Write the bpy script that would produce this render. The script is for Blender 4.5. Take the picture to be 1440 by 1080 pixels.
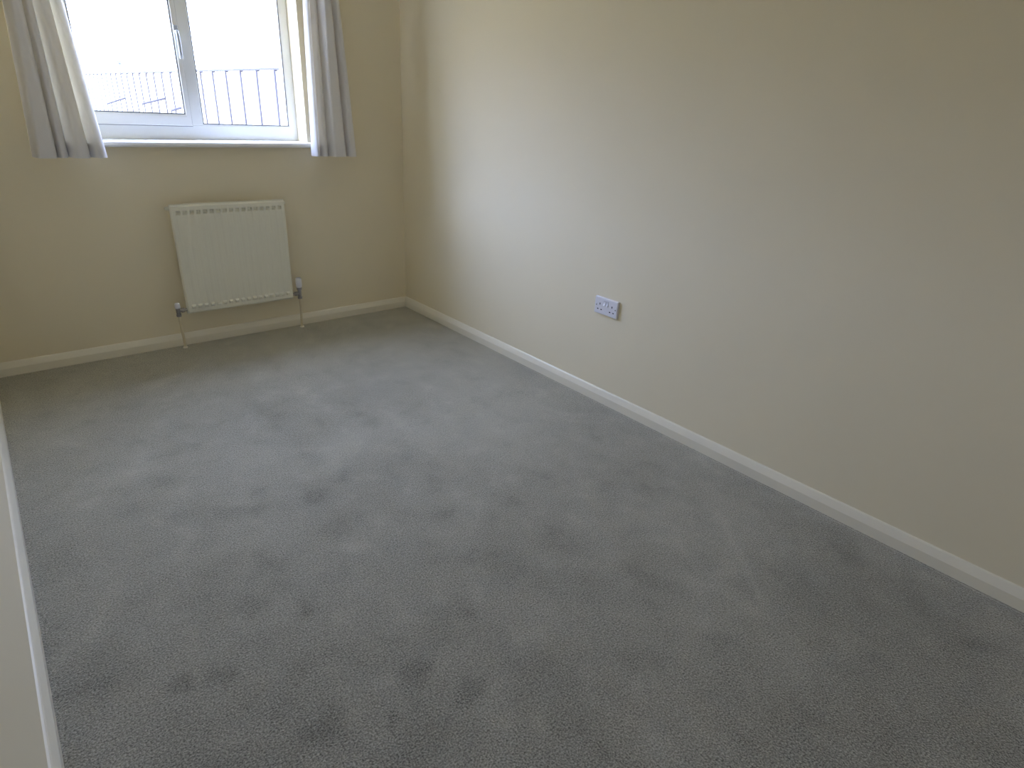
import bpy, bmesh, math, random
import numpy as np
from mathutils import Vector, Matrix, noise as mnoise

for o in list(bpy.data.objects):
    bpy.data.objects.remove(o)
SC = bpy.context.scene
COL = SC.collection
random.seed(4)

# ------------------------------------------------------------------ camera
# solved from the skirting lines, the corner, the radiator and the window sill
F_PX = 853.885
YAW, PITCH, ROLL = 0.719883165, 0.424599019, 0.0549393202
CAM = Vector((-2.19362745, -3.7273805, 1.345))
_r = Vector((math.cos(YAW), -math.sin(YAW), 0))
_f = Vector((math.sin(YAW) * math.cos(PITCH), math.cos(YAW) * math.cos(PITCH), -math.sin(PITCH)))
_u = _r.cross(_f)
R_ = math.cos(ROLL) * _r + math.sin(ROLL) * _u
U_ = -math.sin(ROLL) * _r + math.cos(ROLL) * _u
cam = bpy.data.objects.new('camera', bpy.data.cameras.new('camera'))
COL.objects.link(cam)
cam.matrix_world = Matrix(((R_.x, U_.x, -_f.x, CAM.x), (R_.y, U_.y, -_f.y, CAM.y), (R_.z, U_.z, -_f.z, CAM.z), (0, 0, 0, 1)))
cam.data.sensor_width = 36.0
cam.data.lens = 36.0 * F_PX / 1440.0
cam.data.clip_start = 0.02
SC.camera = cam


def at(px, py, axis, val):
    """pixel of the photograph -> point on an axis-aligned plane of the room"""
    v = R_ * ((px - 720) / F_PX) - U_ * ((py - 540) / F_PX) + _f
    s = (val - CAM[axis]) / v[axis]
    return CAM + v * s


# ------------------------------------------------------------------ sky and exposure
W = bpy.data.worlds.new('bright_overcast_sky')
SC.world = W
W.use_nodes = True
bg = W.node_tree.nodes['Background']
bg.inputs['Color'].default_value = (0.72, 0.89, 1.42, 1)
bg.inputs['Strength'].default_value = 10.0
SC.view_settings.view_transform = 'Standard'
SC.view_settings.look = 'None'
SC.view_settings.gamma = 1
SC.view_settings.use_curve_mapping = False
SC.view_settings.exposure = 1.32
SC.cycles.max_bounces = 14
SC.cycles.diffuse_bounces = 10
SC.cycles.transparent_max_bounces = 16
SC.cycles.use_denoising = True
SC.cycles.sample_clamp_indirect = 20

# the window opening guides the sampling of the sky (a portal gives off no light)
XO0, XO1, ZO0, ZO1 = -1.775, -0.628, 1.082, 2.10       # the window opening in the wall
pl = bpy.data.lights.new('window_sky_portal', 'AREA')
pl.shape = 'RECTANGLE'
pl.size = XO1 - XO0
pl.size_y = ZO1 - ZO0
pl.cycles.is_portal = True
po = bpy.data.objects.new('window_sky_portal', pl)
COL.objects.link(po)
po.location = ((XO0 + XO1) / 2, 0.262, (ZO0 + ZO1) / 2)
po.rotation_euler = (math.radians(-90), 0, 0)

# ------------------------------------------------------------------ room sizes (skirting faces at x=0, y=0, x=-WID)
WID = 2.337
T = 0.018                  # skirting thickness
XR, XL, YB, YF, ZC = T, -WID - T, T, -4.35, 2.36


# ------------------------------------------------------------------ materials
def mat(name, col, rough=0.6, metal=0.0, spec=0.5, noise=0.0, nscale=30, bump=0.0, bscale=200, col2=None):
    m = bpy.data.materials.new(name)
    m.use_nodes = True
    nt = m.node_tree
    b = nt.nodes['Principled BSDF']
    b.inputs['Base Color'].default_value = (*col, 1)
    b.inputs['Roughness'].default_value = rough
    b.inputs['Metallic'].default_value = metal
    b.inputs['Specular IOR Level'].default_value = spec
    tc = nt.nodes.new('ShaderNodeTexCoord')
    if noise or col2:
        n = nt.nodes.new('ShaderNodeTexNoise')
        n.inputs['Scale'].default_value = nscale
        n.inputs['Detail'].default_value = 4
        nt.links.new(tc.outputs['Object'], n.inputs['Vector'])
        mx = nt.nodes.new('ShaderNodeMix')
        mx.data_type = 'RGBA'
        c2 = col2 or tuple(c * (1 - noise) for c in col)
        mx.inputs[6].default_value = (*col, 1)
        mx.inputs[7].default_value = (*c2, 1)
        nt.links.new(n.outputs['Fac'], mx.inputs[0])
        nt.links.new(mx.outputs[2], b.inputs['Base Color'])
    if bump:
        n2 = nt.nodes.new('ShaderNodeTexNoise')
        n2.inputs['Scale'].default_value = bscale
        n2.inputs['Detail'].default_value = 3
        nt.links.new(tc.outputs['Object'], n2.inputs['Vector'])
        bp = nt.nodes.new('ShaderNodeBump')
        bp.inputs['Strength'].default_value = bump
        bp.inputs['Distance'].default_value = 0.002
        nt.links.new(n2.outputs['Fac'], bp.inputs['Height'])
        nt.links.new(bp.outputs['Normal'], b.inputs['Normal'])
    return m


M = {}
M['wall'] = mat('cream_emulsion', (0.82, 0.74, 0.56), 0.75, spec=0.25, noise=0.03, nscale=3, bump=0.06, bscale=140)
M['ceiling'] = mat('white_ceiling_paint', (0.82, 0.79, 0.73), 0.9, spec=0.2, noise=0.02, bump=0.1, bscale=120)
M['gloss'] = mat('cream_gloss_paint', (0.84, 0.79, 0.66), 0.34, noise=0.03, nscale=8, bump=0.03, bscale=60)
M['upvc'] = mat('white_upvc', (0.82, 0.82, 0.79), 0.35, noise=0.01, nscale=10)
M['sill'] = mat('white_sill_gloss', (0.90, 0.91, 0.92), 0.22, noise=0.01, nscale=10)
M['gasket_and_gap_shade'] = mat('grey_rubber_and_gap_shade', (0.22, 0.22, 0.23), 0.7, noise=0.05)
M['rad'] = mat('radiator_cream_enamel', (0.80, 0.78, 0.66), 0.35, noise=0.02, nscale=6)
M['pipe'] = mat('yellowed_painted_pipe', (0.74, 0.66, 0.47), 0.35, noise=0.08, nscale=20)
M['chrome'] = mat('dull_chrome', (0.42, 0.40, 0.40), 0.32, metal=1.0, noise=0.1, nscale=60)
M['cap'] = mat('white_valve_plastic', (0.80, 0.80, 0.86), 0.35, noise=0.02)
M['plate'] = mat('white_socket_plastic', (0.78, 0.77, 0.82), 0.35, noise=0.01)
M['hole'] = mat('dark_socket_slot', (0.02, 0.02, 0.03), 0.6, noise=0.05)
M['well'] = mat('grey_switch_gap', (0.30, 0.30, 0.33), 0.6, noise=0.03)
M['screw'] = mat('socket_screw_steel', (0.30, 0.30, 0.32), 0.4, metal=0.8, noise=0.05)
M['track'] = mat('white_track_plastic', (0.85, 0.85, 0.84), 0.4, noise=0.02)
M['handle'] = mat('grey_white_handle_lacquer', (0.55, 0.57, 0.60), 0.25, noise=0.02)
M['fence_panel'] = mat('pale_fence_boarding', (0.66, 0.64, 0.60), 0.9, noise=0.15, nscale=3, bump=0.2, bscale=40)
M['fence_post'] = mat('dark_fence_timber', (0.035, 0.03, 0.04), 0.8, noise=0.2, nscale=10)
M['ground'] = mat('pale_paving', (0.40, 0.34, 0.20), 0.95, noise=0.15, nscale=1.5, bump=0.2, bscale=20)
M['pole'] = mat('grey_pole_paint', (0.075, 0.075, 0.08), 0.8, noise=0.05, nscale=3)


def glass_mat():
    m = bpy.data.materials.new('window_glass')
    m.use_nodes = True
    nt = m.node_tree
    nt.nodes.clear()
    out = nt.nodes.new('ShaderNodeOutputMaterial')
    mix = nt.nodes.new('ShaderNodeMixShader')
    tr = nt.nodes.new('ShaderNodeBsdfTransparent')
    tr.inputs['Color'].default_value = (0.97, 0.98, 0.98, 1)
    gl = nt.nodes.new('ShaderNodeBsdfGlossy')
    gl.inputs['Roughness'].default_value = 0.02
    mix.inputs[0].default_value = 0.05
    nt.links.new(tr.outputs[0], mix.inputs[1])
    nt.links.new(gl.outputs[0], mix.inputs[2])
    nt.links.new(mix.outputs[0], out.inputs['Surface'])
    return m


def cloth_mat(name, col, trans, tcol):
    m = bpy.data.materials.new(name)
    m.use_nodes = True
    nt = m.node_tree
    nt.nodes.clear()
    out = nt.nodes.new('ShaderNodeOutputMaterial')
    mix = nt.nodes.new('ShaderNodeMixShader')
    mix.inputs[0].default_value = trans
    d = nt.nodes.new('ShaderNodeBsdfDiffuse')
    t = nt.nodes.new('ShaderNodeBsdfTranslucent')
    t.inputs['Color'].default_value = (*tcol, 1)
    tc = nt.nodes.new('ShaderNodeTexCoord')
    n = nt.nodes.new('ShaderNodeTexNoise')
    n.inputs['Scale'].default_value = 350
    n.inputs['Detail'].default_value = 2
    nt.links.new(tc.outputs['Object'], n.inputs['Vector'])
    mx = nt.nodes.new('ShaderNodeMix')
    mx.data_type = 'RGBA'
    mx.inputs[6].default_value = (*[c * 0.95 for c in col], 1)
    mx.inputs[7].default_value = (*col, 1)
    nt.links.new(n.outputs['Fac'], mx.inputs[0])
    nt.links.new(mx.outputs[2], d.inputs['Color'])
    bp = nt.nodes.new('ShaderNodeBump')
    bp.inputs['Strength'].default_value = 0.15
    bp.inputs['Distance'].default_value = 0.001
    nt.links.new(n.outputs['Fac'], bp.inputs['Height'])
    nt.links.new(bp.outputs['Normal'], d.inputs['Normal'])
    nt.links.new(d.outputs[0], mix.inputs[1])
    nt.links.new(t.outputs[0], mix.inputs[2])
    nt.links.new(mix.outputs[0], out.inputs['Surface'])
    return m


M['glass'] = glass_mat()
M['fabric'] = cloth_mat('off_white_curtain_cotton', (0.78, 0.77, 0.79), 0.16, (0.90, 0.86, 0.76))
M['lining'] = cloth_mat('cream_curtain_lining', (0.86, 0.80, 0.64), 0.60, (0.94, 0.87, 0.66))


def carpet_mat():
    m = bpy.data.materials.new('grey_twist_pile_carpet')
    m.use_nodes = True
    nt = m.node_tree
    L = nt.links.new
    b = nt.nodes['Principled BSDF']
    b.inputs['Roughness'].default_value = 0.95
    b.inputs['Specular IOR Level'].default_value = 0.1
    b.inputs['Sheen Weight'].default_value = 0.75
    b.inputs['Sheen Tint'].default_value = (1.0, 0.96, 0.80, 1)
    b.inputs['Sheen Roughness'].default_value = 0.5
    tc = nt.nodes.new('ShaderNodeTexCoord')

    def nz(scale, detail=2, rough=0.5):
        n = nt.nodes.new('ShaderNodeTexNoise')
        n.inputs['Scale'].default_value = scale
        n.inputs['Detail'].default_value = detail
        n.inputs['Roughness'].default_value = rough
        L(tc.outputs['Object'], n.inputs['Vector'])
        return n.outputs['Fac']

    def mth(op, a, c, clamp=False):
        n = nt.nodes.new('ShaderNodeMath')
        n.operation = op
        n.use_clamp = clamp
        for k, v in ((0, a), (1, c)):
            if isinstance(v, (int, float)):
                n.inputs[k].default_value = v
            else:
                L(v, n.inputs[k])
        return n.outputs[0]
    tuft = nz(210, 4, 0.75)
    coarse = nz(70, 3, 0.6)
    nap_and_light = nt.nodes.new('ShaderNodeAttribute')
    nap_and_light.attribute_name = 'nap_and_light'
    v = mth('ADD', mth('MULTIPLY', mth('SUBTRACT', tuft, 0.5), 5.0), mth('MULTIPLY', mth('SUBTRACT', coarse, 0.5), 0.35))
    v = mth('ADD', mth('ADD', v, 1.0), nap_and_light.outputs['Fac'])
    v = mth('MAXIMUM', v, 0.25)
    rgb = nt.nodes.new('ShaderNodeVectorMath')
    rgb.operation = 'SCALE'
    rgb.inputs[0].default_value = CARPET
    L(v, rgb.inputs['Scale'])
    L(rgb.outputs[0], b.inputs['Base Color'])
    vor = nt.nodes.new('ShaderNodeTexVoronoi')
    vor.inputs['Scale'].default_value = 230
    L(tc.outputs['Object'], vor.inputs['Vector'])
    h = mth('ADD', mth('MULTIPLY', vor.outputs['Distance'], -1.0), tuft)
    bp = nt.nodes.new('ShaderNodeBump')
    bp.inputs['Strength'].default_value = 0.6
    bp.inputs['Distance'].default_value = 0.004
    L(h, bp.inputs['Height'])
    L(bp.outputs['Normal'], b.inputs['Normal'])
    return m


CARPET = (0.308, 0.297, 0.252)
M['carpet'] = carpet_mat()


# ------------------------------------------------------------------ mesh helpers
def finish(name, bm, m, parent=None, smooth=False):
    bmesh.ops.recalc_face_normals(bm, faces=bm.faces)
    me = bpy.data.meshes.new(name)
    bm.to_mesh(me)
    bm.free()
    if m:
        me.materials.append(M[m])
    if smooth:
        for p in me.polygons:
            p.use_smooth = True
    o = bpy.data.objects.new(name, me)
    COL.objects.link(o)
    if parent:
        o.parent = parent
        o.matrix_parent_inverse = parent.matrix_world.inverted()
    return o


def empty(name, loc, parent=None):
    o = bpy.data.objects.new(name, None)
    o.empty_display_size = 0.05
    COL.objects.link(o)
    o.location = loc
    if parent:
        o.parent = parent
        o.matrix_parent_inverse = parent.matrix_world.inverted()
    bpy.context.view_layer.update()
    return o


def tag(o, label=None, cat=None, group=None, kind=None):
    if label: o['label'] = label
    if cat: o['category'] = cat
    if group: o['group'] = group
    if kind: o['kind'] = kind
    return o


def box(bm, x0, x1, y0, y1, z0, z1, bev=0.0, seg=2):
    r = bmesh.ops.create_cube(bm, size=1.0)
    vs = r['verts']
    for v in vs:
        v.co = Vector(((x0 + x1) / 2 + v.co.x * (x1 - x0), (y0 + y1) / 2 + v.co.y * (y1 - y0), (z0 + z1) / 2 + v.co.z * (z1 - z0)))
    if bev:
        es = list({e for v in vs for e in v.link_edges})
        bmesh.ops.bevel(bm, geom=es, offset=bev, segments=seg, affect='EDGES', profile=0.5)
    return bm


def lathe(bm, prof, origin, axis='z', n=24):
    """prof: list of (radius, distance along the axis)"""
    o = Vector(origin)
    rings = []
    for r, d in prof:
        ring = []
        for k in range(n):
            a = 2 * math.pi * k / n
            c, s = r * math.cos(a), r * math.sin(a)
            p = {'z': Vector((c, s, d)), 'x': Vector((d, c, s)), 'y': Vector((c, d, s))}[axis]
            ring.append(bm.verts.new(o + p))
        rings.append(ring)
    for a, b in zip(rings, rings[1:]):
        for k in range(n):
            bm.faces.new((a[k], a[(k + 1) % n], b[(k + 1) % n], b[k]))
    bm.faces.new(rings[0])
    bm.faces.new(rings[-1])


def tube(bm, pts, r, n=12):
    pts = [Vector(p) for p in pts]
    rings = []
    for i, p in enumerate(pts):
        d = (pts[min(i + 1, len(pts) - 1)] - pts[max(i - 1, 0)]).normalized()
        a = d.orthogonal().normalized() if i == 0 else None
        if a is None:
            a = (pa - d * pa.dot(d)).normalized()
        pa = a
        b = d.cross(a)
        rings.append([bm.verts.new(p + r * (math.cos(2 * math.pi * k / n) * a + math.sin(2 * math.pi * k / n) * b)) for k in range(n)])
    for a, b in zip(rings, rings[1:]):
        for k in range(n):
            bm.faces.new((a[k], a[(k + 1) % n], b[(k + 1) % n], b[k]))
    bm.faces.new(rings[0])
    bm.faces.new(rings[-1])


def frame_prism(bm, x0, x1, z0, z1, wl, wr, wb, wt, prof):
    """a mitred rectangular frame in the xz plane; prof: list of (t, y) with t=0 on the outer and 1 on the inner edge"""
    loops = []
    for t, y in prof:
        loops.append([bm.verts.new(c) for c in ((x0 + wl * t, y, z0 + wb * t), (x1 - wr * t, y, z0 + wb * t),
                                               (x1 - wr * t, y, z1 - wt * t), (x0 + wl * t, y, z1 - wt * t))])
    n = len(loops)
    for i in range(n):
        a, b = loops[i], loops[(i + 1) % n]
        for k in range(4):
            bm.faces.new((a[k], a[(k + 1) % 4], b[(k + 1) % 4], b[k]))


# ------------------------------------------------------------------ the room
WT = 0.26
# floor with the lie of the carpet pile and painted light falloff stored per vertex
def build_floor():
    x0, x1, y0, y1 = XL, XR, YF, YB
    st = 0.0125
    nx, ny = int((x1 - x0) / st), int((y1 - y0) / st)
    xs = np.linspace(x0, x1, nx + 1)
    ys = np.linspace(y0, y1, ny + 1)
    X, Y = np.meshgrid(xs, ys)
    V = np.stack([X.ravel(), Y.ravel(), np.zeros(X.size)], 1)
    # the carpet is tucked down along the skirting
    dist = np.minimum.reduce([V[:, 0] - (XL + T), (XR - T) - V[:, 0], (YB - T) - V[:, 1]])
    V[:, 2] = np.where(dist < .009, -.004, 0.0)
    i = np.arange((nx + 1) * ny).reshape(ny, nx + 1)[:, :-1].ravel()
    Fq = np.stack([i, i + 1, i + nx + 2, i + nx + 1], 1)
    me = bpy.data.meshes.new('floor')
    me.from_pydata(V.tolist(), [], Fq.tolist())
    me.materials.append(M['carpet'])
    # brushed pile: soft drifts, footmarks and vacuum strokes; some broad patches are painted light
    nap_and_light = np.zeros(X.size)
    for k in range(X.size):
        x, y = V[k, 0], V[k, 1]
        w = mnoise.noise_vector(Vector((x * 9, y * 9, 0.3))) * 0.03
        a = mnoise.fractal(Vector((x * 2.6 + w.x * 3, y * 2.6 + w.y * 3, 1.7)), 0.8, 2.1, 5)
        c = mnoise.fractal(Vector(((x + w.x) * 9.0, (y + w.y) * 8.0, 5.1)), 0.7, 2.0, 4)
        c = max(abs(c) - 0.18, 0) * (1 if c > 0 else -1)
        nap_and_light[k] = 0.13 * a + 0.27 * c
    wx = np.array([mnoise.noise(Vector((p[0] * 20, p[1] * 20, 9.0))) for p in V]) * 0.04
    wy = np.array([mnoise.noise(Vector((p[0] * 20, p[1] * 20, 3.0))) for p in V]) * 0.04
    PX, PY = V[:, 0] + wx, V[:, 1] + wy
    # (pixel x, pixel y, radius across, radius along, angle, strength)
    marks = [(314, 724, .05, .05, 0, -.16), (355, 719, .035, .04, 0, -.13), (364, 691, .02, .03, 0, -.13), (433, 852, .022, .03, 0, -.18),
             (250, 963, .02, .02, 0, -.20), (311, 952, .022, .035, 0, -.18), (333, 863, .07, .03, 0, -.12), (455, 1024, .05, .04, .5, -.18),
             (553, 1013, .015, .03, .3, -.20), (586, 947, .035, .035, .5, -.20), (664, 974, .035, .03, 0, -.18), (480, 672, .05, .02, .5, -.13),
             (447, 697, .05, .02, .4, -.12), (269, 627, .03, .03, 0, -.14), (194, 624, .035, .025, 0, -.14), (108, 552, .03, .025, 0, -.15),
             (228, 641, .03, .02, 0, -.12), (383, 797, .05, .03, 0, -.11), (622, 869, .08, .06, .4, -.12), (444, 608, .16, .09, .3, -.12),
             (515, 492, .12, .05, .2, -.12), (560, 510, .06, .04, .2, -.08), (335, 520, .06, .03, .4, -.12), (250, 560, .10, .03, .2, -.09),
             (690, 650, .07, .05, .3, -.07), (700, 790, .10, .07, .6, -.09), (580, 1060, .12, .06, .2, -.13), (905, 800, .10, .07, .4, -.06),
             (1190, 770, .13, .045, .75, -.16), (990, 735, .16, .025, .75, -.09), (960, 790, .03, .10, .0, -.06), (1140, 850, .12, .06, .7, -.07),
             (1330, 880, .16, .06, .75, -.10), (860, 720, .10, .03, .7, -.05), (1030, 960, .2, .1, .3, -.05), (800, 1000, .12, .05, .4, -.08),
             (178, 669, .10, .06, .2, .09), (483, 630, .12, .07, .2, .07), (600, 600, .22, .10, .4, .05), (700, 600, .12, .10, .4, .06),
             (560, 720, .15, .10, .3, .05), (640, 760, .10, .06, .3, .06), (230, 540, .08, .03, .2, .06), (430, 480, .08, .03, .2, .06),
             (480, 540, .10, .04, .3, .06), (380, 640, .08, .05, .2, .06), (1010, 790, .09, .04, .6, .06), (840, 620, .10, .05, .7, .05),
             (120, 640, .07, .05, .3, .05), (90, 800, .06, .10, .0, -.08), (140, 950, .07, .10, .1, -.07), (1120, 905, .1, .04, .5, .05)]
    marks += [(1270, 860, .55, .28, .75, -.10), (1120, 800, .35, .2, .75, -.05), (660, 610, .45, .28, .5, .13), (420, 640, .40, .20, .2, .07), (400, 1040, .5, .15, .3, -.05), (1270, 1000, .5, .25, .75, -.06)]  # broad patches: lie of the pile, with the window light's falloff painted in
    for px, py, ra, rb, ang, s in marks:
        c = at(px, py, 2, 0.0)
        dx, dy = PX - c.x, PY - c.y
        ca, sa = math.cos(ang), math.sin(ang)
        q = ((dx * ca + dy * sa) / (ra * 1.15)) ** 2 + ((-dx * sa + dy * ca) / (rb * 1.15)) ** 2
        nap_and_light += 1.45 * s * np.exp(-q ** 1.5)
    # pale ridge left by the vacuum head, and its fainter neighbours
    for (ax, ay, bx_, by_, wd, s) in [(1008, 715, 1090, 880, .016, .17), (930, 700, 1000, 870, .02, .08), (1075, 750, 1180, 762, .014, .10), (870, 690, 1000, 688, .014, -.06)]:
        a, b = at(ax, ay, 2, 0), at(bx_, by_, 2, 0)
        d = np.array([b.x - a.x, b.y - a.y])
        ln = np.linalg.norm(d)
        d /= ln
        s_ = (V[:, 0] + wx * .3 - a.x) * d[0] + (V[:, 1] + wy * .3 - a.y) * d[1]
        n_ = -(V[:, 0] + wx * .3 - a.x) * d[1] + (V[:, 1] + wy * .3 - a.y) * d[0]
        fade = np.clip(s_ / .08, 0, 1) * np.clip((ln - s_) / .12, 0, 1)
        nap_and_light += s * fade * np.exp(-(n_ / wd) ** 2)
    at_ = me.attributes.new('nap_and_light', 'FLOAT', 'POINT')
    at_.data.foreach_set('value', nap_and_light.astype(np.float32))
    o = bpy.data.objects.new('floor', me)
    COL.objects.link(o)
    tag(o, 'grey twist pile carpet with brushed dark marks', 'floor', kind='structure')


build_floor()

bm = bmesh.new(); box(bm, XL - WT, XR + WT, YF - WT, YB + WT, ZC, ZC + 0.15)
tag(finish('ceiling', bm, 'ceiling'), 'plain white painted ceiling', 'ceiling', kind='structure')
bm = bmesh.new(); box(bm, XR, XR + WT, YF - WT, YB + WT, -0.05, ZC)
tag(finish('wall_right', bm, 'wall'), 'plain cream wall with the double socket', 'wall', kind='structure')
bm = bmesh.new(); box(bm, XL - WT, XL, YF - WT, YB + WT, -0.05, ZC)
tag(finish('wall_left', bm, 'wall'), 'plain cream wall running opposite the socket wall', 'wall', kind='structure')
bm = bmesh.new(); box(bm, XL, XR, YF - WT, YF, -0.05, ZC)
tag(finish('wall_front', bm, 'wall'), 'plain cream wall facing the window', 'wall', kind='structure')
# window wall with its opening
bm = bmesh.new()
y0, y1 = YB, YB + WT
xs = [XL, XO0, XO1, XR]
zs = [-0.05, ZO0, ZO1, ZC]
grid = [[[bm.verts.new((x, y, z)) for z in zs] for x in xs] for y in (y0, y1)]
for i in range(3):
    for j in range(3):
        if i == 1 and j == 1:
            continue
        for g in grid:
            bm.faces.new((g[i][j], g[i + 1][j], g[i + 1][j + 1], g[i][j + 1]))
for (i, j), (i2, j2) in [((1, 1), (2, 1)), ((2, 1), (2, 2)), ((2, 2), (1, 2)), ((1, 2), (1, 1))]:
    bm.faces.new((grid[0][i][j], grid[0][i2][j2], grid[1][i2][j2], grid[1][i][j]))
bm.verts.ensure_lookup_table()
for (i, j), (i2, j2) in [((a, 0), (a + 1, 0)) for a in range(3)] + [((a, 3), (a + 1, 3)) for a in range(3)] + [((0, a), (0, a + 1)) for a in range(3)] + [((3, a), (3, a + 1)) for a in range(3)]:
    bm.faces.new((grid[0][i][j], grid[0][i2][j2], grid[1][i2][j2], grid[1][i][j]))
tag(finish('wall_back', bm, 'wall'), 'cream window wall above the radiator', 'wall', kind='structure')

# skirting boards: chamfered profile, mitred in the corners
SK = [(0.0, -0.012), (T, -0.012), (T, 0.036), (0.0165, 0.040), (0.0075, 0.062), (0.0045, 0.066), (0.0, 0.067)]


def skirting(name, a, b, label):
    """a, b: corner functions giving the point at distance d from the walls"""
    bm = bmesh.new()
    e0 = [bm.verts.new((*a(d), z)) for d, z in SK]
    e1 = [bm.verts.new((*b(d), z)) for d, z in SK]
    n = len(SK)
    for i in range(n):
        bm.faces.new((e0[i], e0[(i + 1) % n], e1[(i + 1) % n], e1[i]))
    bm.faces.new(e0); bm.faces.new(e1)
    tag(finish(name, bm, 'gloss'), label, 'skirting', kind='structure')


cBL = lambda d: (XL + d, YB - d)
cBR = lambda d: (XR - d, YB - d)
cFL = lambda d: (XL + d, YF + d)
cFR = lambda d: (XR - d, YF + d)
skirting('baseboard_back', cBL, cBR, 'cream painted skirting under the radiator')
skirting('baseboard_right', cBR, cFR, 'cream painted skirting below the double socket')
skirting('baseboard_left', cFL, cBL, 'glossy cream skirting along the wall opposite the socket')
skirting('baseboard_front', cFR, cFL, 'cream skirting on the wall facing the window')

# ------------------------------------------------------------------ window
YW = 0.155                 # inner face of the window frame
win = empty('window_1', ((XO0 + XO1) / 2, YW, ZO0))
tag(win, 'white two-light window with an opening casement and a sill', 'window', kind='structure')
k = (YW - CAM.y) / (0.10 - CAM.y)          # sizes read on y=.10, carried to the frame


def wx(px, py):
    return at(px, py, 1, YW).x


def wz(px, py):
    return at(px, py, 1, YW).z


FX1 = wx(417, 130)         # right outer edge against the reveal
FX1 = XO1
FX0 = XO0
FZ0 = wz(423, 198)         # bottom of the frame on the sill
FZ1 = ZO1
MXR = wx(273.5, 87)        # right edge of mullion (glass of fixed light)
SXR = wx(256, 85)          # right outer edge of the casement sash
GXR = wx(400, 110)         # right edge of fixed glass
GZ0 = wz(340, 176)         # bottom of fixed glass
SZ0 = GZ0 - 0.010          # sash outer bottom, lapping over the frame
SGZ0 = wz(200, 158.5)      # sash glass bottom
SGXR = wx(247, 80)         # sash glass right edge
GXL = FX0 + (FX1 - GXR)
YO = YW + 0.06
WTOP = 0.06
# outer frame with mullion
bm = bmesh.new()
frame_prism(bm, FX0, FX1, FZ0, FZ1, GXL - FX0, FX1 - GXR, GZ0 - FZ0, WTOP, [(0, YW + .002), (0.04, YW), (0.88, YW), (1.0, YW + 0.003), (1.0, YO), (0, YO)])
finish('window_frame', bm, 'upvc', win)
bm = bmesh.new()
box(bm, SXR - 0.02, MXR, YW, YO, GZ0 - 0.006, FZ1 - WTOP + .004, 0.004)
finish('mullion', bm, 'upvc', win)
# fixed light
bm = bmesh.new(); box(bm, MXR, GXR, YW + 0.006, YW + 0.012, GZ0, FZ1 - WTOP)
finish('pane', bm, 'glass', win)
bm = bmesh.new()
frame_prism(bm, MXR - .001, GXR + .001, GZ0 - .001, FZ1 - WTOP + .001, .006, .006, .006, .006, [(0, YW + .002), (1, YW + .003), (1, YW + .0058), (0, YW + .0058)])
finish('gasket_and_gap_shade', bm, 'gasket_and_gap_shade', win)
# opening casement
sx0 = FX0 + 0.03
bm = bmesh.new()
frame_prism(bm, sx0, SXR, SZ0, FZ1 - 0.03, .062, SXR - SGXR, SGZ0 - SZ0, .06, [(0.02, YW - .001), (0, YW - .005), (0, YW - .016), (0.05, YW - .019), (0.80, YW - .019), (1.0, YW - .014), (1.0, YW + .04), (0.3, YW + .04), (0.3, YW - .001)])
sash = finish('casement_sash', bm, 'upvc', win)
bm = bmesh.new(); box(bm, sx0 + .062, SGXR, YW - 0.011, YW - 0.005, SGZ0, FZ1 - 0.09)
finish('pane', bm, 'glass', sash)
bm = bmesh.new()
frame_prism(bm, sx0 + .061, SGXR + .001, SGZ0 - .001, FZ1 - 0.089, .006, .006, .006, .006, [(0, YW - .015), (1, YW - .014), (1, YW - .0112), (0, YW - .0112)])
finish('gasket_and_gap_shade', bm, 'gasket_and_gap_shade', sash)
bm = bmesh.new()  # dark strip drawn in for the shadow gap around the sash
frame_prism(bm, sx0 - .003, SXR + .0035, SZ0 - .0035, FZ1 - 0.027, .01, .01, .01, .01, [(0, YW - .0045), (1, YW - .0045), (1, YW - .0006), (0, YW - .0006)])
finish('gasket_and_gap_shade', bm, 'gasket_and_gap_shade', sash)
# handle
hz0, hz1 = wz(254, 83), wz(249, 42)
hx = (SXR + SGXR) / 2
bm = bmesh.new(); box(bm, hx - .012, hx + .012, YW - .029, YW - .019, hz1 - .055, hz1 + .02, .004)
finish('window_handle_plate', bm, 'handle', sash)
bm = bmesh.new()
lathe(bm, [(.009, 0), (.010, -.012), (.009, -.020), (.006, -.022)], (hx, YW - .027, hz1 - .012), 'y', 16)
tube(bm, [(hx, YW - .043, hz1 - .008), (hx + .001, YW - .046, hz1 - .03), (hx + .002, YW - .046, hz1 - .07), (hx + .002, YW - .044, hz0)], .0085)
finish('window_handle_lever', bm, 'handle', sash, True)
# sill board
SZ = FZ0
sl = bmesh.new()
nose = [(YB - .0005, SZ), (-0.022, SZ), (-0.030, SZ - .003), (-0.0335, SZ - .010), (-0.0335, SZ - .017), (-0.029, SZ - .024), (-0.022, SZ - .027), (YB - .0005, SZ - .027)]
e0 = [sl.verts.new((XO0 - .03, y, z)) for y, z in nose]
e1 = [sl.verts.new((XO1 + .03, y, z)) for y, z in nose]
n = len(nose)
for i in range(n):
    sl.faces.new((e0[i], e0[(i + 1) % n], e1[(i + 1) % n], e1[i]))
sl.faces.new(e0); sl.faces.new(e1)
box(sl, XO0 + .0005, XO1 - .0005, YB - .0004, YO + .02, ZO0 + .0005, SZ)
finish('window_sill', sl, 'sill', win)
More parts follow.
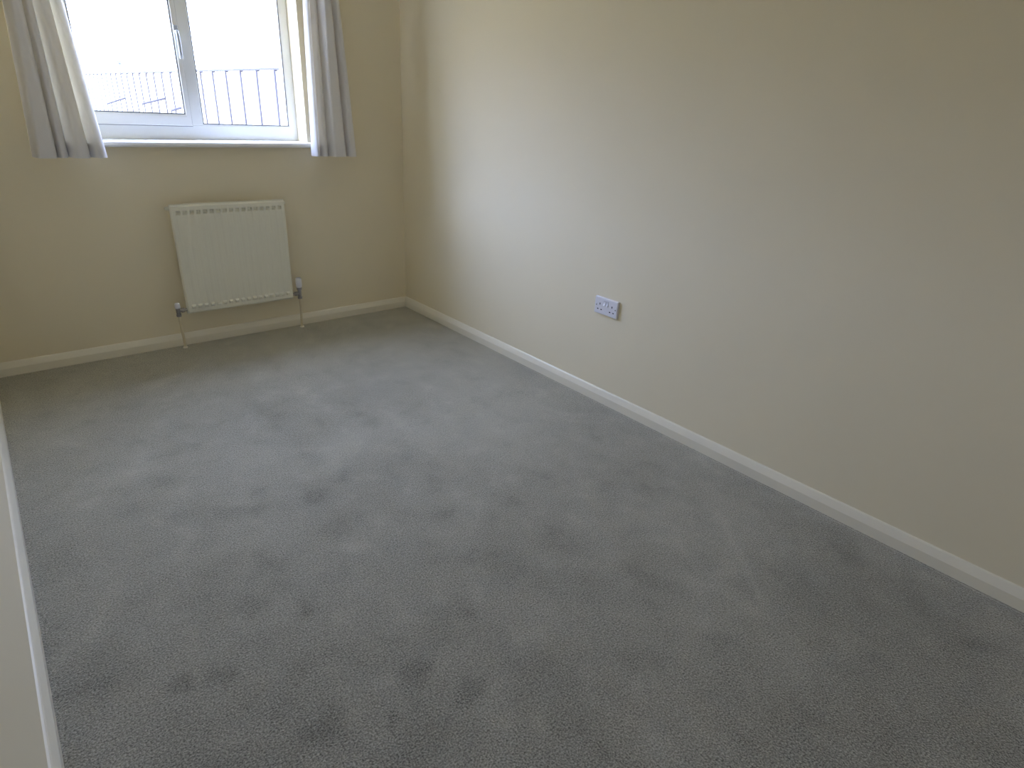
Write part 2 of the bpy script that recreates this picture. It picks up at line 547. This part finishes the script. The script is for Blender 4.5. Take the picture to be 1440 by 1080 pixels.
# ------------------------------------------------------------------ curtains
def curtain(name, xb, xt, grooves, flip, label, seed):
    """xb, xt: (x0, x1) at hem and heading; grooves: fold lines as fractions of the width"""
    ZB, ZT = 1.036, 2.235
    rnd = random.Random(seed)
    root = empty(name, ((xb[0] + xb[1]) / 2, -0.075, ZB))
    us = []
    for a, b in zip(grooves, grooves[1:]):
        n = 14
        for i in range(n):
            us.append((a + (b - a) * (0.5 - 0.5 * math.cos(math.pi * i / n)), a, b))
    us.append((grooves[-1], grooves[-2], grooves[-1]))
    dep = {a: rnd.uniform(0.85, 1.1) for a in grooves}

    def sheet(z0, z1, nz, off, u0=0.0, u1=1.0, inset=0.0):
        bm = bmesh.new()
        rows = []
        for j in range(nz + 1):
            z = z0 + (z1 - z0) * j / nz
            t = (z - ZB) / (ZT - ZB)
            row = []
            for u, a, b in us:
                if u < u0 - 1e-6 or u > u1 + 1e-6:
                    continue
                s = (u - a) / (b - a)
                wob = 0.012 * math.sin(3.1 * t + 9 * a + seed) * (1 - abs(2 * u - 1))
                xe0 = xb[0] + (xt[0] - xb[0]) * t
                xe1 = xb[1] + (xt[1] - xb[1]) * t
                d = (b - a) * 0.30 * dep[a] * math.sqrt(max(0.0, 1 - (2 * s - 1) ** 2))
                d = min(d * (abs(xe1 - xe0) / 0.25) * 1.05 + 0.0, 0.085) * (1.0 - 0.15 * t)
                x = xe0 + (xe1 - xe0) * (u + wob) + 0.35 * d * math.cos(math.pi * s) * (1 if s < .5 else -1) * 0.3
                y = -0.058 - d + off + 0.004 * math.sin(5 * t + 4 * u + seed)
                row.append(bm.verts.new((x, y, z)))
            rows.append(row)
        for r0, r1 in zip(rows, rows[1:]):
            for i in range(len(r0) - 1):
                bm.faces.new((r0[i], r0[i + 1], r1[i + 1], r1[i]))
        return bm
    finish('fabric', sheet(ZB, ZT, 40, 0.0), 'fabric', root, True)
    finish('lining', sheet(ZB + .03, ZT - .03, 36, 0.009, *((0.10, 1.0) if flip else (0.0, 0.93))), 'lining', root, True)
    finish('hem', sheet(ZB + .0015, ZB + .062, 4, 0.004), 'fabric', root, True)
    finish('heading_tape', sheet(ZT - .07, ZT - .002, 4, 0.004), 'fabric', root, True)
    tag(root, label, 'curtain', 'pair of off-white curtains at the window')
    return root


curtain('curtain', (-1.966, -1.676), (-1.900, -1.755), [0, .30, .47, .76, 1.0], False,
        'wider off-white curtain hanging at the casement end of the window', 2)
curtain('curtain', (-0.642, -0.384), (-0.608, -0.455), [0, .16, .34, .72, 1.0], True,
        'narrower off-white curtain hanging at the window end nearest the socket wall', 5)
# curtain track above
bm = bmesh.new()
box(bm, -1.97, -0.40, -0.062, -0.046, 2.236, 2.262, .003)
for x in (-1.75, -1.19, -0.62):
    box(bm, x - .012, x + .012, -0.05, YB - .0003, 2.242, 2.258)
tag(finish('trim_1', bm, 'track'), 'white curtain track over the window', 'curtain track', kind='structure')

# ------------------------------------------------------------------ radiator
RX0, RX1, RZ0, RZ1 = -1.4445, -0.8365, 0.200, 0.799
RYF, RYBK = -0.083, -0.060
rad = empty('radiator', ((RX0 + RX1) / 2, -0.03, 0.0))
tag(rad, 'cream panel radiator with fluted front below the window', 'radiator')


def rad_panel():
    bm = bmesh.new()
    NCH = 17
    pit = (RX1 - RX0 - 0.036) / NCH
    xs = [RX0, RX0 + .002, RX0 + .005, RX0 + .009]
    for c in range(NCH):
        a = RX0 + .018 + c * pit
        xs += [a + pit * q for q in (.14, .22, .30, .70, .78, .86)]
    xs += [RX1 - .009, RX1 - .005, RX1 - .002, RX1]
    zs = [RZ0, RZ0 + .002, RZ0 + .005, RZ0 + .0085, RZ0 + .012, RZ0 + .030, RZ0 + .0315, RZ0 + .0385, RZ0 + .042, RZ0 + .0465, RZ0 + .054, RZ0 + .06]
    zs = zs + [RZ0 + .06 + (RZ1 - RZ0 - .12) * q / 8 for q in range(1, 8)] + [RZ0 + RZ1 - z for z in reversed(zs)]

    def edge(d, w):
        d = min(max(d / w, 0), 1)
        return math.sqrt(1 - (1 - d) ** 2)

    def prof(x, z):
        e = min(edge(x - RX0, .009), edge(RX1 - x, .009))
        # flat welded seam along the top and bottom edges
        dz = min(z - RZ0, RZ1 - z)
        s = min(max((dz - .005) / .007, 0), 1)
        depth = (0.004 + 0.019 * s) * e if dz > .0005 else 0.004 * e
        # pressed channels
        t = ((x - RX0 - .018) / pit) % 1.0
        inside = RX0 + .018 <= x <= RX1 - .018
        ch = 0.0
        if inside:
            w = min(max((t - .14) / .14, 0), 1) * min(max((.86 - t) / .14, 0), 1)
            zz = min(max((dz - .0315) / .007, 0), 1)
            deep = (0.014 if z > 0.5 else -0.009) if dz < .047 else 0.0014
            ch = deep * w * zz
        return RYBK - depth + ch
    g = [[bm.verts.new((x, prof(x, z), z)) for z in zs] for x in xs]
    for i in range(len(xs) - 1):
        for j in range(len(zs) - 1):
            bm.faces.new((g[i][j], g[i + 1][j], g[i + 1][j + 1], g[i][j + 1]))
    b = [bm.verts.new((x, RYBK + .002, z)) for x, z in ((RX0, RZ0), (RX1, RZ0), (RX1, RZ1), (RX0, RZ1))]
    bm.faces.new(b)
    bot = [g[i][0] for i in range(len(xs))]
    top = [g[i][-1] for i in range(len(xs))]
    bm.faces.new(bot + [b[1], b[0]])
    bm.faces.new(top + [b[2], b[3]])
    bm.faces.new(g[0] + [b[3], b[0]])
    bm.faces.new(g[-1] + [b[2], b[1]])
    return bm


finish('panel', rad_panel(), 'rad', rad)
# convector fins behind the panel
bm = bmesh.new()
prev = None
nf = 34
for i in range(nf + 1):
    x = RX0 + .04 + (RX1 - RX0 - .08) * i / nf
    y = RYBK + .0035 if i % 2 == 0 else RYBK + .034
    cur = [bm.verts.new((x - .003, y, RZ0 + .06)), bm.verts.new((x - .003, y, RZ1 - .05)), bm.verts.new((x + .003, y, RZ0 + .06)), bm.verts.new((x + .003, y, RZ1 - .05))]
    bm.faces.new((cur[0], cur[2], cur[3], cur[1]))
    if prev:
        bm.faces.new((prev[2], cur[0], cur[1], prev[3]))
    prev = cur
finish('convector', bm, 'rad', rad)
for x in (RX0 + .10, RX1 - .10):
    bm = bmesh.new()
    box(bm, x - .02, x + .02, YB - .004, YB - .0003, RZ0 + .05, RZ1 - .04)
    box(bm, x - .012, x + .012, RYBK + .0355, YB - .003, RZ0 + .07, RZ0 + .10)
    box(bm, x - .012, x + .012, RYBK + .0355, YB - .003, RZ1 - .09, RZ1 - .06)
    finish('wall_bracket', bm, 'rad', rad)
# air vent plug at the top corner, blanking stub at the other
for x, s, nm in ((RX0, -1, 'air_vent'), (RX1, 1, 'blanking_plug')):
    bm = bmesh.new()
    lathe(bm, [(.010, -.004 * s), (.010, .008 * s), (.008, .010 * s), (.008, .017 * s if s < 0 else .011), (.005, .018 * s if s < 0 else .012)], (x, RYBK + .010, RZ1 - .022), 'x', 14)
    finish(nm, bm, 'rad', rad, False)

VY = RYBK - .004
# lockshield valve
VX, VZ = -1.489, 0.226
bm = bmesh.new()
lathe(bm, [(.009, -.034), (.013, -.033), (.013, -.020), (.0105, -.019), (.0115, -.006), (.0115, .012), (.009, .016)], (VX, VY, VZ), 'z', 18)
lathe(bm, [(.0085, .004), (.0085, .016), (.0135, .017), (.0135, .031), (.009, .032), (.009, RX0 - VX + .002)], (VX, VY, VZ), 'x', 18)
lv = finish('lockshield_valve', bm, 'chrome', rad)
bm = bmesh.new()
lathe(bm, [(.014, .014), (.0145, .022), (.013, .040), (.010, .044), (.004, .045)], (VX, VY, VZ), 'z', 18)
finish('valve_cap', bm, 'cap', lv, True)
# thermostatic valve
VX2 = -0.793
bm = bmesh.new()
lathe(bm, [(.009, -.034), (.0135, -.033), (.0135, -.020), (.0105, -.019), (.012, -.006), (.012, .022), (.0155, .024), (.0155, .038), (.012, .040)], (VX2, VY, VZ), 'z', 18)
lathe(bm, [(.0085, -.004), (.0085, -.014), (.0135, -.015), (.0135, -.028), (.009, -.029), (.009, RX1 - VX2 - .002)], (VX2, VY, VZ), 'x', 18)
tv = finish('thermostatic_valve', bm, 'chrome', rad)
bm = bmesh.new()
N = 32
rings = []
for r, d, rib in [(.014, .038, 0), (.0165, .042, 0), (.0175, .048, 1), (.0185, .078, 1), (.0175, .092, 1), (.016, .096, 0), (.012, .100, 0), (.004, .101, 0)]:
    rings.append([bm.verts.new((VX2 + (r - rib * .0012 * (q % 2)) * math.cos(2 * math.pi * q / N), VY + (r - rib * .0012 * (q % 2)) * math.sin(2 * math.pi * q / N), VZ + d)) for q in range(N)])
for a, b in zip(rings, rings[1:]):
    for q in range(N):
        bm.faces.new((a[q], a[(q + 1) % N], b[(q + 1) % N], b[q]))
bm.faces.new(rings[0]); bm.faces.new(rings[-1])
finish('thermostat_head', bm, 'cap', tv)
# feed pipes
for x, dx, dy in ((VX, .006, .012), (VX2, .000, .012)):
    bm = bmesh.new()
    tube(bm, [(x, VY, VZ - .030), (x, VY, VZ - .07), (x + dx * .3, VY + dy * .3, VZ - .11), (x + dx * .8, VY + dy * .8, VZ - .16), (x + dx, VY + dy, .04), (x + dx, VY + dy, 0.0)], .0072, 14)
    pp = finish('feed_pipe', bm, 'pipe', rad, True)
    bm = bmesh.new()
    lathe(bm, [(.0074, .009), (.010, .008), (.013, .003), (.0135, .0)], (x + dx, VY + dy, 0.0005), 'z', 18)
    finish('pipe_collar', bm, 'gloss', pp, True)

# ------------------------------------------------------------------ double socket
SY0, SY1, SZ0_, SZ1_ = -1.949, -1.803, 0.4515, 0.5375
SF = XR - 0.0125
so = empty('wall_socket', (XR, (SY0 + SY1) / 2, SZ0_))
tag(so, 'white switched double wall socket above the skirting', 'wall socket')
bm = bmesh.new()
box(bm, SF, XR - .0003, SY0, SY1, SZ0_, SZ1_, .0025)
# tapered rim
for v in bm.verts:
    if v.co.x < SF + .004:
        v.co.y += (-.0015 if v.co.y > (SY0 + SY1) / 2 else .0015)
        v.co.z += (-.0015 if v.co.z > (SZ0_ + SZ1_) / 2 else .0015)
finish('faceplate', bm, 'plate', so)
cy, cz = (SY0 + SY1) / 2, (SZ0_ + SZ1_) / 2
for s in (1, -1):               # s=1 lies nearer the window
    oy = cy + s * 0.0385
    bm = bmesh.new()
    # earth slot upright, live and neutral slots level below it
    box(bm, SF - .0004, SF + .001, oy - .0026, oy + .0026, cz + .004, cz + .0135)
    finish('earth_slot', bm, 'hole', so)
    for q in (-.011, .011):
        bm = bmesh.new()
        box(bm, SF - .0004, SF + .001, oy + q - .0040, oy + q + .0040, cz - .0210, cz - .0158)
        finish('pin_slot', bm, 'hole', so)
    bm = bmesh.new()
    lathe(bm, [(.0036, .001), (.0036, -.0006), (.0028, -.001)], (SF, cy + s * .0605, cz), 'x', 14)
    finish('screw', bm, 'screw', so)
    # rocker switch, tipped
    bm = bmesh.new()
    ry = cy + s * .0085
    zt, zb = cz + .0265, cz + .0055
    pr = [(SF + .001, zt), (SF - .0012, zt), (SF - .0010, (zt + zb) / 2 + .001), (SF - .0068, zb + .001), (SF - .0062, zb), (SF + .001, zb)]
    a = [bm.verts.new((x, ry - .0052, z)) for x, z in pr]
    b = [bm.verts.new((x, ry + .0052, z)) for x, z in pr]
    for i in range(len(pr)):
        bm.faces.new((a[i], a[(i + 1) % len(pr)], b[(i + 1) % len(pr)], b[i]))
    bm.faces.new(a); bm.faces.new(b)
    sw = finish('rocker_switch', bm, 'plate', so)
    bm = bmesh.new()
    box(bm, SF - .0005, SF + .0008, ry - .0066, ry + .0066, zb - .0016, zt + .0014)
    finish('switch_well', bm, 'well', sw)

# ------------------------------------------------------------------ outside: paving and the long side fence
GZ = -0.20
bm = bmesh.new(); box(bm, -45, 45, YB + WT + .001, 90, GZ - .1, GZ)
tag(finish('garden_ground', bm, 'ground'), 'pale sunless garden ground beyond the window', 'ground', kind='structure')
# brick house across the gardens: it closes off the low sky on that side
M['brick'] = mat('warm_brickwork', (0.42, 0.30, 0.14), 0.9, noise=0.2, nscale=4, bump=0.2, bscale=15)
bm = bmesh.new()
box(bm, -19, -12, 1.5, 60, GZ, 4.2)
r = [bm.verts.new(c) for c in ((-19.3, 1.3, 4.201), (-11.7, 1.3, 4.201), (-15.5, 1.3, 5.9), (-19.3, 60.2, 4.201), (-11.7, 60.2, 4.201), (-15.5, 60.2, 5.9))]
for q in ((0, 1, 2), (3, 4, 5), (0, 1, 4, 3), (1, 2, 5, 4), (2, 0, 3, 5)):
    bm.faces.new([r[i] for i in q])
tag(finish('neighbouring_house', bm, 'brick'), 'brick house row across the garden outside', 'house', kind='structure')
FX = 2.30
FTOP = 1.80
fence = empty('garden_fence', (FX, 16, GZ))
tag(fence, 'long pale garden fence with thin dark posts seen through the window', 'fence')
BAY = 0.90
NB = 28
Y0F = 6.35


def inst(src, name, loc):
    o = bpy.data.objects.new(name, src)
    COL.objects.link(o)
    o.parent = fence
    o.matrix_parent_inverse = fence.matrix_world.inverted()
    o.location = loc
    return o


bm = bmesh.new()
for q in range(6):
    box(bm, -.012 + .004 * (q % 2), .012 + .004 * (q % 2), q * .145, q * .145 + .142, 0, FTOP - GZ - .06)
pm = finish('fence_panel', bm, 'fence_panel', fence)
bm = bmesh.new(); box(bm, -.036, .036, -.024, .024, 0, FTOP - GZ - .015, .004, 1)
pst = finish('fence_post', bm, 'fence_post', fence)
bm = bmesh.new(); box(bm, -.035, .035, 0, BAY - .002, FTOP - .04, FTOP, .006, 1)
rl = finish('cap_rail', bm, 'fence_post', fence)
for o, z in ((pm, GZ), (pst, GZ), (rl, 0)):
    o.location = (FX, Y0F + (.016 if o is pm else 0), z)
    o.parent = fence
for i in range(1, NB):
    y = Y0F + i * BAY
    inst(pm.data, 'fence_panel', (FX, y + .016, GZ))
    inst(pst.data, 'fence_post', (FX, y, GZ))
    inst(rl.data, 'cap_rail', (FX, y, 0))
# raking braces propping the far posts
for (ax, ay, bx_, by_) in [(175, 138, 151, 146), (226, 138, 200, 146), (270, 146, 241, 155.5)]:
    p0 = at(ax, ay, 0, FX - .04)
    yb = Y0F + BAY * round((p0.y - Y0F) / BAY)
    p0 = Vector((FX - .036, yb, p0.z))
    q1 = at(bx_, by_, 1, yb)
    d = (q1 - p0)
    p1 = p0 + d * ((p0.z - GZ) / max(1e-3, -d.z)) if False else q1
    bm = bmesh.new()
    tube(bm, [p0, p1], .028, 8)
    tube(bm, [p1, (p1.x, p1.y, GZ)], .012, 8)
    finish('brace', bm, 'fence_post', fence)

# slim pole standing beyond the fence
PY_ = 25.0
pt = at(152, 2, 1, PY_)
pb = at(171, 102, 1, PY_)
bm = bmesh.new()
lathe(bm, [(.075, 0), (.075, .5), (.055, .52), (.045, pt.z - GZ), (.03, pt.z - GZ + .03)], (pb.x, PY_, GZ), 'z', 12)
pole = empty('slim_pole', (pb.x, PY_, GZ))
finish('shaft', bm, 'pole', pole, True)
bm = bmesh.new()
lathe(bm, [(.05, 0), (.085, .01), (.085, .09), (.05, .10)], (pb.x, PY_, FTOP + .35), 'z', 12)
finish('collar', bm, 'pole', pole)
tag(pole, 'faint slim pole rising above the far end of the fence', 'pole')
